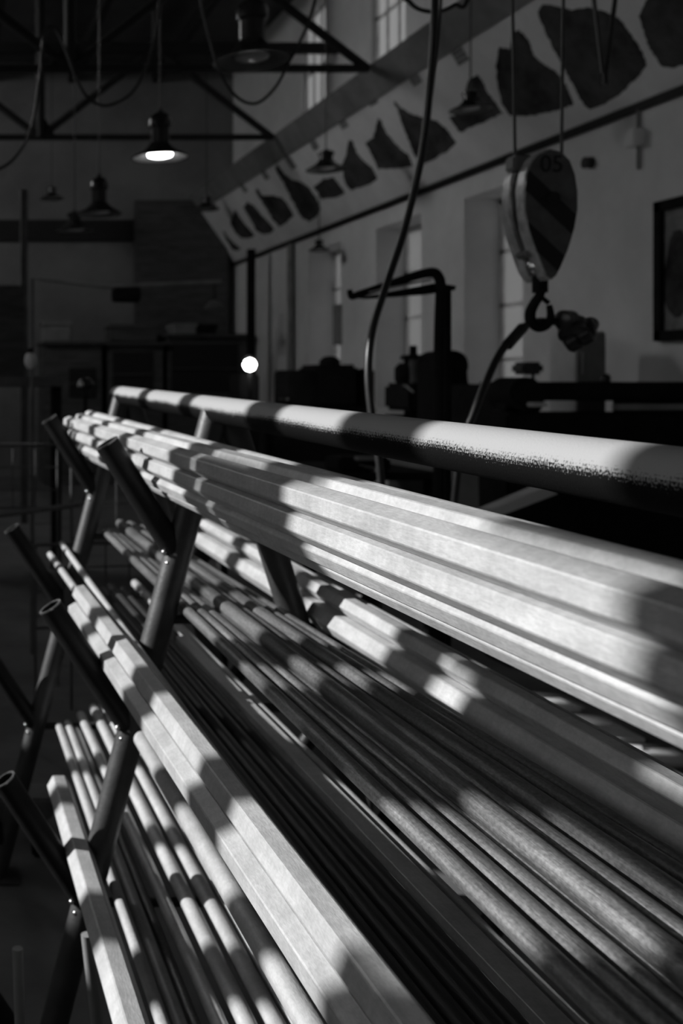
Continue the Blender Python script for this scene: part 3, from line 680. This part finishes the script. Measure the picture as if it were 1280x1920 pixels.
yl = 7.0; lx = lambda px: at(px, 0, yl).x; lz = lambda py: at(0, py, yl).z
yl = 6.25
bg = thing('bench_grinder', 'low black grinder with a rounded wheel guard beside the hanging power cable', 'machine', (lx(935), yl - .3, 0))
P(bg, 'pedestal', bbox(BM(), lx(900), lx(965), yl - .3, yl, 0, lz(770), .02), 'machine')
wg = BM(); tube(wg, [Vector((lx(930), yl - .32, lz(738))), Vector((lx(930), yl - .08, lz(738)))], .095, 24)
P(bg, 'wheel_guard', wg, 'machine', 40)
P(bg, 'motor_body', tube(BM(), [Vector((lx(905), yl - .2, lz(748))), Vector((lx(970), yl - .2, lz(748)))], .07, 20), 'machine', 40)
P(bg, 'tool_rest', bbox(BM(), lx(928), lx(955), yl - .4, yl - .33, lz(760), lz(752), .004), 'light')

y2 = 10.6; kx = lambda px: at(px, 0, y2).x; kz = lambda py: at(0, py, y2).z
la = thing('engine_lathe', 'bulky black lathe standing before the farthest window recess', 'machine', (kx(590), y2, 0))
P(la, 'bed', bbox(BM(), kx(500), kx(690), y2 - .2, y2 + .3, .6, kz(760), .02), 'machine')
P(la, 'pedestal', bbox(BM(), kx(505), kx(545), y2 - .2, y2 + .3, 0, .62, .02), 'machine')
P(la, 'pedestal', bbox(BM(), kx(640), kx(685), y2 - .2, y2 + .3, 0, .62, .02), 'machine')
P(la, 'headstock', bbox(BM(), kx(578), kx(652), y2 - .25, y2 + .3, kz(762), kz(684), .03), 'machine')
P(la, 'gear_cover', bbox(BM(), kx(528), kx(582), y2 - .22, y2 + .25, kz(762), kz(694), .02), 'machine')
P(la, 'motor', lathe(BM(), [(0, 0), (.1, 0), (.1, .05), (.06, .09), (0, .1)], (kx(618), y2, kz(686)), 20), 'machine', 50)
P(la, 'tailstock', bbox(BM(), kx(662), kx(688), y2 - .2, y2 + .2, kz(762), kz(692), .02), 'machine')
P(la, 'handwheel', lathe(BM(), [(.05, -.01), (.06, 0), (.05, .01), (.045, 0), (.05, -.01)], (kx(516), y2 - .28, kz(748)), 18), 'chrome', 60)

wl_ = thing('work_lamp', 'small dazzling work lamp on a dark stand before the end wall', 'lamp', (at(468, 0, 10).x, 10, 0))
P(wl_, 'stand', tube(BM(), [Vector((at(468, 0, 10).x, 10, 0)), Vector((at(468, 0, 10).x, 10, at(0, 700, 10).z))], .02, 10), 'machine')
P(wl_, 'base', lathe(BM(), [(0, 0), (.2, 0), (.19, .03), (.03, .05), (0, .05)], (at(468, 0, 10).x, 10, 0), 20), 'machine', 50)
P(wl_, 'reflector', lathe(BM(), [(0, .03), (.05, .02), (.075, -.04), (.08, -.04), (.055, .035), (0, .045)], tuple(at(468, 690, 10) + Vector((0, .05, .08))), 20), 'machine', 50)
P(wl_, 'bulb', lathe(BM(), [(0, -.06), (.042, -.042), (.06, 0), (.042, .042), (0, .06)], tuple(at(468, 684, 9.95)), 20), 'star', 60)
P(wl_, 'cabinet', bbox(BM(), at(468, 0, 10).x, at(505, 0, 10).x, 10.3, 10.7, 0, at(0, 700, 10).z, .02), 'machine')

pf = thing('framed_picture', 'dark framed picture hanging on the pale wall above the black machine', 'picture', (XR - .03, 6.9, EYE + .28))
yA, yB, zA, zB = 5.9, 7.34, EYE + .275, EYE + 1.23
for nm, a in (('frame_side', (yA, yA + .07, zA, zB)), ('frame_side', (yB - .07, yB, zA, zB)), ('frame_top', (yA, yB, zB - .07, zB)), ('frame_bottom', (yA, yB, zA, zA + .07))):
    P(pf, nm, box(BM(), XR - .05, XR, *a), 'machine')
P(pf, 'print', box(BM(), XR - .02, XR, yA + .06, yB - .06, zA + .06, zB - .06), 'print_soft')
for k in range(5):
    yy = yB - .2 - .24 * k; pts = [(XR - .021, yy + .14 * math.cos(a) * (1 - .2 * math.sin(3 * a + k)), EYE + .72 + .3 * math.sin(a)) for a in [2 * math.pi * i / 14 for i in range(14)]]
    P(pf, 'printed_figure', prism(BM(), pts, (.002, 0, 0)), 'print')
jbx = thing('junction_box', 'small white box with conduit high on the wall under the panel', 'box', (XR - .06, 7.54, EYE + 1.62))
P(jbx, 'box', bbox(BM(), XR - .09, XR, 7.48, 7.60, EYE + 1.66, EYE + 1.78, .01), 'white')
P(jbx, 'conduit', tube(BM(), [Vector((XR - .02, 7.54, EYE + 1.5)), Vector((XR - .02, 7.54, EYE + 1.95))], .012, 8), 'grey')
kn = tag(link('round_vent', tube(BM(), [Vector((XR - .06, 8.1, EYE + 1.66)), Vector((XR + .01, 8.1, EYE + 1.66))], .045, 16), 'black', None, 50), 'small round black fitting on the wall beside the hoist block', 'fitting')
dpi = tag(link('downpipe', tube(BM(), [Vector((XR - .06, 14.75, 0)), Vector((XR - .06, 14.75, EYE + 1.9))], .05, 14), 'grey', None, 50), 'vertical grey pipe on the wall beside the farthest window recess', 'pipe')
dp2 = tag(link('corner_post', box(BM(), 4.64, 4.74, 15.7, 15.8, 0, EYE + 1.95), 'machine'), 'dark post under the far end of the picture panel', 'post')
gd = thing('wall_gauge', 'small dark panel and gauge hanging in the farthest window recess', 'gauge', (XR + .1, 13.3, EYE + .3))
P(gd, 'panel', box(BM(), XR - .02, XR + .02, 13.05, 13.3, EYE + .45, EYE + .95), 'grey')
P(gd, 'dial', lathe(BM(), [(.06, -.01), (.09, 0), (.06, .01), (.055, 0), (.06, -.01)], (XR - .05, 13.1, EYE + .18), 18), 'grey', 60)

# things low behind the rack
yb = 4.9; bx = lambda px: at(px, 0, yb).x; bz = lambda py: at(0, py, yb).z
wb = thing('work_bench', 'dark bench behind the rack with a grey panel end', 'bench', (bx(760), yb + .4, 0))
P(wb, 'top', bbox(BM(), bx(420), bx(850), yb + .1, yb + .8, bz(905), bz(890), .008), 'machine')
for x in (430, 600, 835): P(wb, 'leg', box(BM(), bx(x), bx(x + 14), yb + .15, yb + .22, 0, bz(905)), 'machine')
P(wb, 'end_panel', box(BM(), bx(868), bx(918), yb + .1, yb + .8, .62, bz(862)), 'grey')
vi = thing('bench_vice', 'dark vice with a bright worn jaw on the bench under the top rail', 'vice', (bx(720), yb + .25, bz(890)))
P(vi, 'body', bbox(BM(), bx(660), bx(760), yb + .15, yb + .35, bz(890), bz(862), .012), 'machine')
P(vi, 'jaw', bbox(BM(), bx(690), bx(735), yb + .12, yb + .17, bz(868), bz(860), .004), 'grey')
P(vi, 'spindle', tube(BM(), [Vector((bx(690), yb - .1, bz(878))), Vector((bx(690), yb + .2, bz(878)))], .012, 10), 'chrome')
pb = tag(link('pale_beam', prism(BM(), [at(905, 962, 4.2), at(918, 975, 4.2), at(1046, 926, 4.2), at(1020, 914, 4.2)], (0, .08, 0)), 'light'), 'pale wooden beam leaning diagonally under the top rail', 'beam')
bl = thing('steel_block_stack', 'small pale offcut standing on the floor behind the far side shelf', 'offcut', (at(829, 1200, 4.6).x, 4.6, 0))
P(bl, 'upright', box(BM(), at(824, 0, 4.6).x, at(834, 0, 4.6).x, 4.58, 4.64, 0, at(0, 1182, 4.6).z), 'light')
P(bl, 'foot', box(BM(), at(812, 0, 4.6).x, at(846, 0, 4.6).x, 4.55, 4.67, 0, .03), 'grey')

for k, (px_, py_, w_, d_) in enumerate(((1041, 1318, .15, .17), (1150, 1372, .17, .18), (1252, 1416, .17, .18))):
    Yp = (EYE - .02) * FPX / (py_ - VY); c = at(px_, py_, Yp)
    o = thing('sheet_offcut', ['pale sunlit metal offcut on the floor, farthest of three behind the rack', 'pale sunlit metal offcut on the floor, middle one of three behind the rack', 'pale sunlit metal offcut on the floor, nearest of three behind the rack'][k], 'offcut', (c.x, c.y, 0), 'sunlit offcuts on the floor')
    P(o, 'plate', bbox(BM(), c.x - w_ / 2, c.x + w_ / 2, c.y - d_ / 2, c.y + d_ / 2, 0, .02, .003), 'white')
    P(o, 'lug', tube(BM(), [Vector((c.x - w_ / 2 - .03, c.y + d_ / 2, .018)), Vector((c.x - w_ / 2 + .02, c.y + d_ / 2 - .02, .018))], .018, 10), 'white')

# ------------------------------------------------------------------ far end: cabinets, strip, columns, cage
ye = 16.4; ex = lambda px: at(px, 0, ye).x; ez = lambda py: at(0, py, ye).z
def cupboard(x0, x1, ytop, label, openings):
    c = thing('tall_cupboard', label, 'cupboard', ((ex(x0) + ex(x1)) / 2, ye + .5, 0), 'cupboards along the end wall')
    P(c, 'carcass', bbox(BM(), ex(x0), ex(x1), ye + .04, ye + 1.0, 0, ez(ytop), .02), 'wood')
    P(c, 'cornice', bbox(BM(), ex(x0) - .04, ex(x1) + .04, ye - .04, ye + 1.0, ez(ytop), ez(ytop - 6), .01), 'wood')
    for (a, b, t, bt) in openings:
        d = P(c, 'bay_shade_sheet', box(BM(), ex(a), ex(b), ye + .02, ye + .06, ez(bt), ez(t)), 'bay_shade')  # flat dark sheet on the solid carcass stands in for shade inside the bay
        P(d, 'shelf_board', box(BM(), ex(a), ex(b), ye - .005, ye + .02, ez((t + bt) / 2) - .02, ez((t + bt) / 2)), 'wood')
    return c
cupboard(84, 193, 646, 'plain dark cupboard below the pale carton', [(130, 180, 690, 745)])
cupboard(203, 308, 648, 'dark cupboard with one open bay in the middle of the end wall', [(212, 286, 660, 742)])
cupboard(316, 468, 632, 'widest dark cupboard with an open bay, next to the work lamp', [(322, 446, 645, 735)])
for (a, b, t, bt, lab, mt) in ((84, 136, 602, 640, 'pale carton lying on the plain dark cupboard', 'grey'), (212, 300, 608, 640, 'long dark crate on the middle cupboard', 'wood'), (333, 374, 606, 626, 'pale carton on the widest cupboard', 'grey'), (376, 412, 608, 626, 'dark carton beside the pale one on the widest cupboard', 'machine')):
    c = thing('storage_carton', lab, 'carton', (ex((a + b) / 2), ye + .5, ez(bt)), 'cartons on the cupboards')
    P(c, 'box', bbox(BM(), ex(a), ex(b), ye + .2, ye + .7, ez(bt), ez(t), .015), mt)
    P(c, 'lid', bbox(BM(), ex(a) - .02, ex(b) + .02, ye + .18, ye + .72, ez(t) - .06, ez(t) + .01, .01), mt)
tag(link('end_partition', box(BM(), at(254, 0, 17.6).x, at(425, 0, 17.6).x, 17.55, 17.75, 0, at(0, 376, 17.6).z), 'wood'), 'dark boarded partition under the far end of the picture panel', 'partition')
tag(link('black_strip', box(BM(), at(-20, 0, YB).x, at(252, 0, YB).x, YB - .065, YB - .005, at(0, 452, YB).z, at(0, 413, YB).z), 'stripe'), 'long black sheet for the dark opening high on the end wall', 'board')  # flat black sheet painted in for the darkness of a wall opening
tag(link('wall_column', box(BM(), at(39, 0, 12).x, at(52, 0, 12).x, 12, 12.1, 0, at(0, 355, 12).z), 'machine_mid'), 'slim grey column rising beside the tiny far lamp', 'column')
gl = thing('globe_lamp', 'small white globe lamp on a thin pole', 'lamp', (at(57, 692, 6.2).x, 6.2, 0))
P(gl, 'globe', lathe(BM(), [(0, -.05), (.02, -.046), (.033, -.02), (.036, .005), (.03, .03), (.016, .044), (0, .048)], tuple(at(57, 676, 6.2)), 20), 'white', 60)
P(gl, 'pole', tube(BM(), [Vector((at(62, 0, 6.2).x, 6.26, 0)), Vector((at(62, 0, 6.2).x, 6.26, at(0, 520, 6.2).z))], .012, 10), 'machine_mid')
P(gl, 'bracket', tube(BM(), [Vector((at(62, 0, 6.2).x, 6.26, at(0, 658, 6.2).z)), at(57, 658, 6.2)], .006, 8), 'machine_mid')
P(gl, 'holder', lathe(BM(), [(0, 0), (.016, 0), (.018, .03), (0, .03)], tuple(at(57, 663, 6.2)), 14), 'machine', 50)
sb = thing('swivel_lamp', 'small lamp with a shiny rounded head near the far end of the rails', 'lamp', tuple(at(158, 735, 6.0)))
P(sb, 'head', lathe(BM(), [(0, -.03), (.03, -.028), (.046, -.005), (.04, .02), (.02, .036), (0, .04)], tuple(at(160, 720, 6.0)), 20), 'lamp', 60)
P(sb, 'reflector', lathe(BM(), [(0, -.012), (.016, -.008), (.019, 0), (.014, .016), (0, .02)], tuple(at(151, 722, 5.96)), 16), 'white', 60)
P(sb, 'stem', tube(BM(), [Vector((at(160, 0, 6.0).x, 6.0, 0)), at(160, 732, 6.0)], .01, 8), 'machine')
cr = thing('wall_crane_rail', 'thin horizontal rail with a trolley across the end wall', 'rail', tuple(at(300, 545, 15)))
P(cr, 'rail', tube(BM(), [at(70, 522, 15), at(205, 538, 15), at(415, 528, 15)], .03, 8), 'grey')
P(cr, 'trolley', bbox(BM(), at(212, 0, 15).x, at(262, 0, 15).x, 14.9, 15.15, at(0, 566, 15).z, at(0, 540, 15).z, .02), 'machine')
P(cr, 'lamp_head', lathe(BM(), [(0, .12), (.06, .1), (.16, 0), (.15, 0), (.05, .09), (0, .1)], tuple(at(402, 578, 15)), 16), 'machine_mid', 50)
P(cr, 'hanger', tube(BM(), [at(402, 562, 15), at(402, 529, 15)], .012, 8), 'machine')
lbx = thing('low_workbench', 'low dark bench in the gloom beyond the wire cage', 'bench', (at(20, 0, 9).x, 9.3, 0))
P(lbx, 'top', bbox(BM(), at(-200, 0, 9).x, at(115, 0, 9).x, 9, 9.8, at(0, 712, 9).z - .06, at(0, 706, 9).z, .01), 'machine_mid')
for x in (-150, 100): P(lbx, 'leg', box(BM(), at(x, 0, 9).x, at(x, 0, 9).x + .08, 9.1, 9.2, 0, at(0, 712, 9).z), 'machine')
P(lbx, 'back_board', box(BM(), at(-200, 0, 9).x, at(60, 0, 9).x, 9.75, 9.8, at(0, 712, 9).z, at(0, 520, 9).z), 'wood')

def cage(x0, x1, t, b, Y, step, label, slant=0.0):
    c = thing('wire_cage', label, 'cage', (at((x0 + x1) / 2, 0, Y).x, Y, at(0, b, Y).z), 'wire mesh panels')
    P(c, 'top_rail', tube(BM(), [at(x0, t + slant, Y), at(x1, t, Y)], .008, 8), 'wire'); P(c, 'bottom_rail', tube(BM(), [at(x0, b + slant, Y), at(x1, b, Y)], .006, 8), 'wire')
    n = int((x1 - x0) / step)
    for k in range(n + 1):
        x = x0 + k * step; s = slant * (1 - (x - x0) / (x1 - x0))
        P(c, 'wire', tube(BM(), [at(x, t + s, Y), at(x, b + s, Y)], .0042, 6), 'wire')
    y = t + step
    while y < b - 3:
        P(c, 'wire', tube(BM(), [at(x0, y + slant, Y - .006), at(x1, y, Y - .006)], .0036, 6), 'wire'); y += step
    for x in (x0, x1): P(c, 'post', tube(BM(), [Vector((at(x, 0, Y).x, Y, 0)), at(x, t + (slant if x == x0 else 0), Y)], .007, 8), 'wire')
    return c
cage(66, 330, 1014, 1170, 4.6, 44, 'low wire mesh panel right behind the rack arms', 8)
cage(-60, 108, 834, 952, 5.6, 42, 'wire mesh panel farther back in the gloom')
cage(134, 420, 860, 1010, 5.2, 84, 'wide meshed wire panel between the two other mesh panels')
tag(link('pale_tube', tube(BM(), [at(-80, 976, 5.0), at(150, 946, 5.0)], .012, 10), 'machine_mid', None, 50), 'grey tube crossing in front of the wire mesh', 'tube')
for x, Y in ((-80, 5.0), (150, 5.0)): pass
tag(link('floor_beam', bbox(BM(), at(-300, 0, 3.6).x, at(100, 0, 3.6).x, 3.6, 3.75, .12, .19, .008), 'machine_mid'), 'dark beam lying low across the floor beyond the rack', 'beam')
fb = bpy.data.objects['floor_beam']
for k in (-250, 60):
    tag(link('beam_support', bbox(BM(), at(k, 0, 3.6).x, at(k + 30, 0, 3.6).x, 3.58, 3.77, 0, .12, .008), 'machine'), 'dark block under the low floor beam, ' + ('outer one' if k < 0 else 'one nearer the rack'), 'block')

for o in bpy.data.objects:
    if '_base' in o: del o['_base']
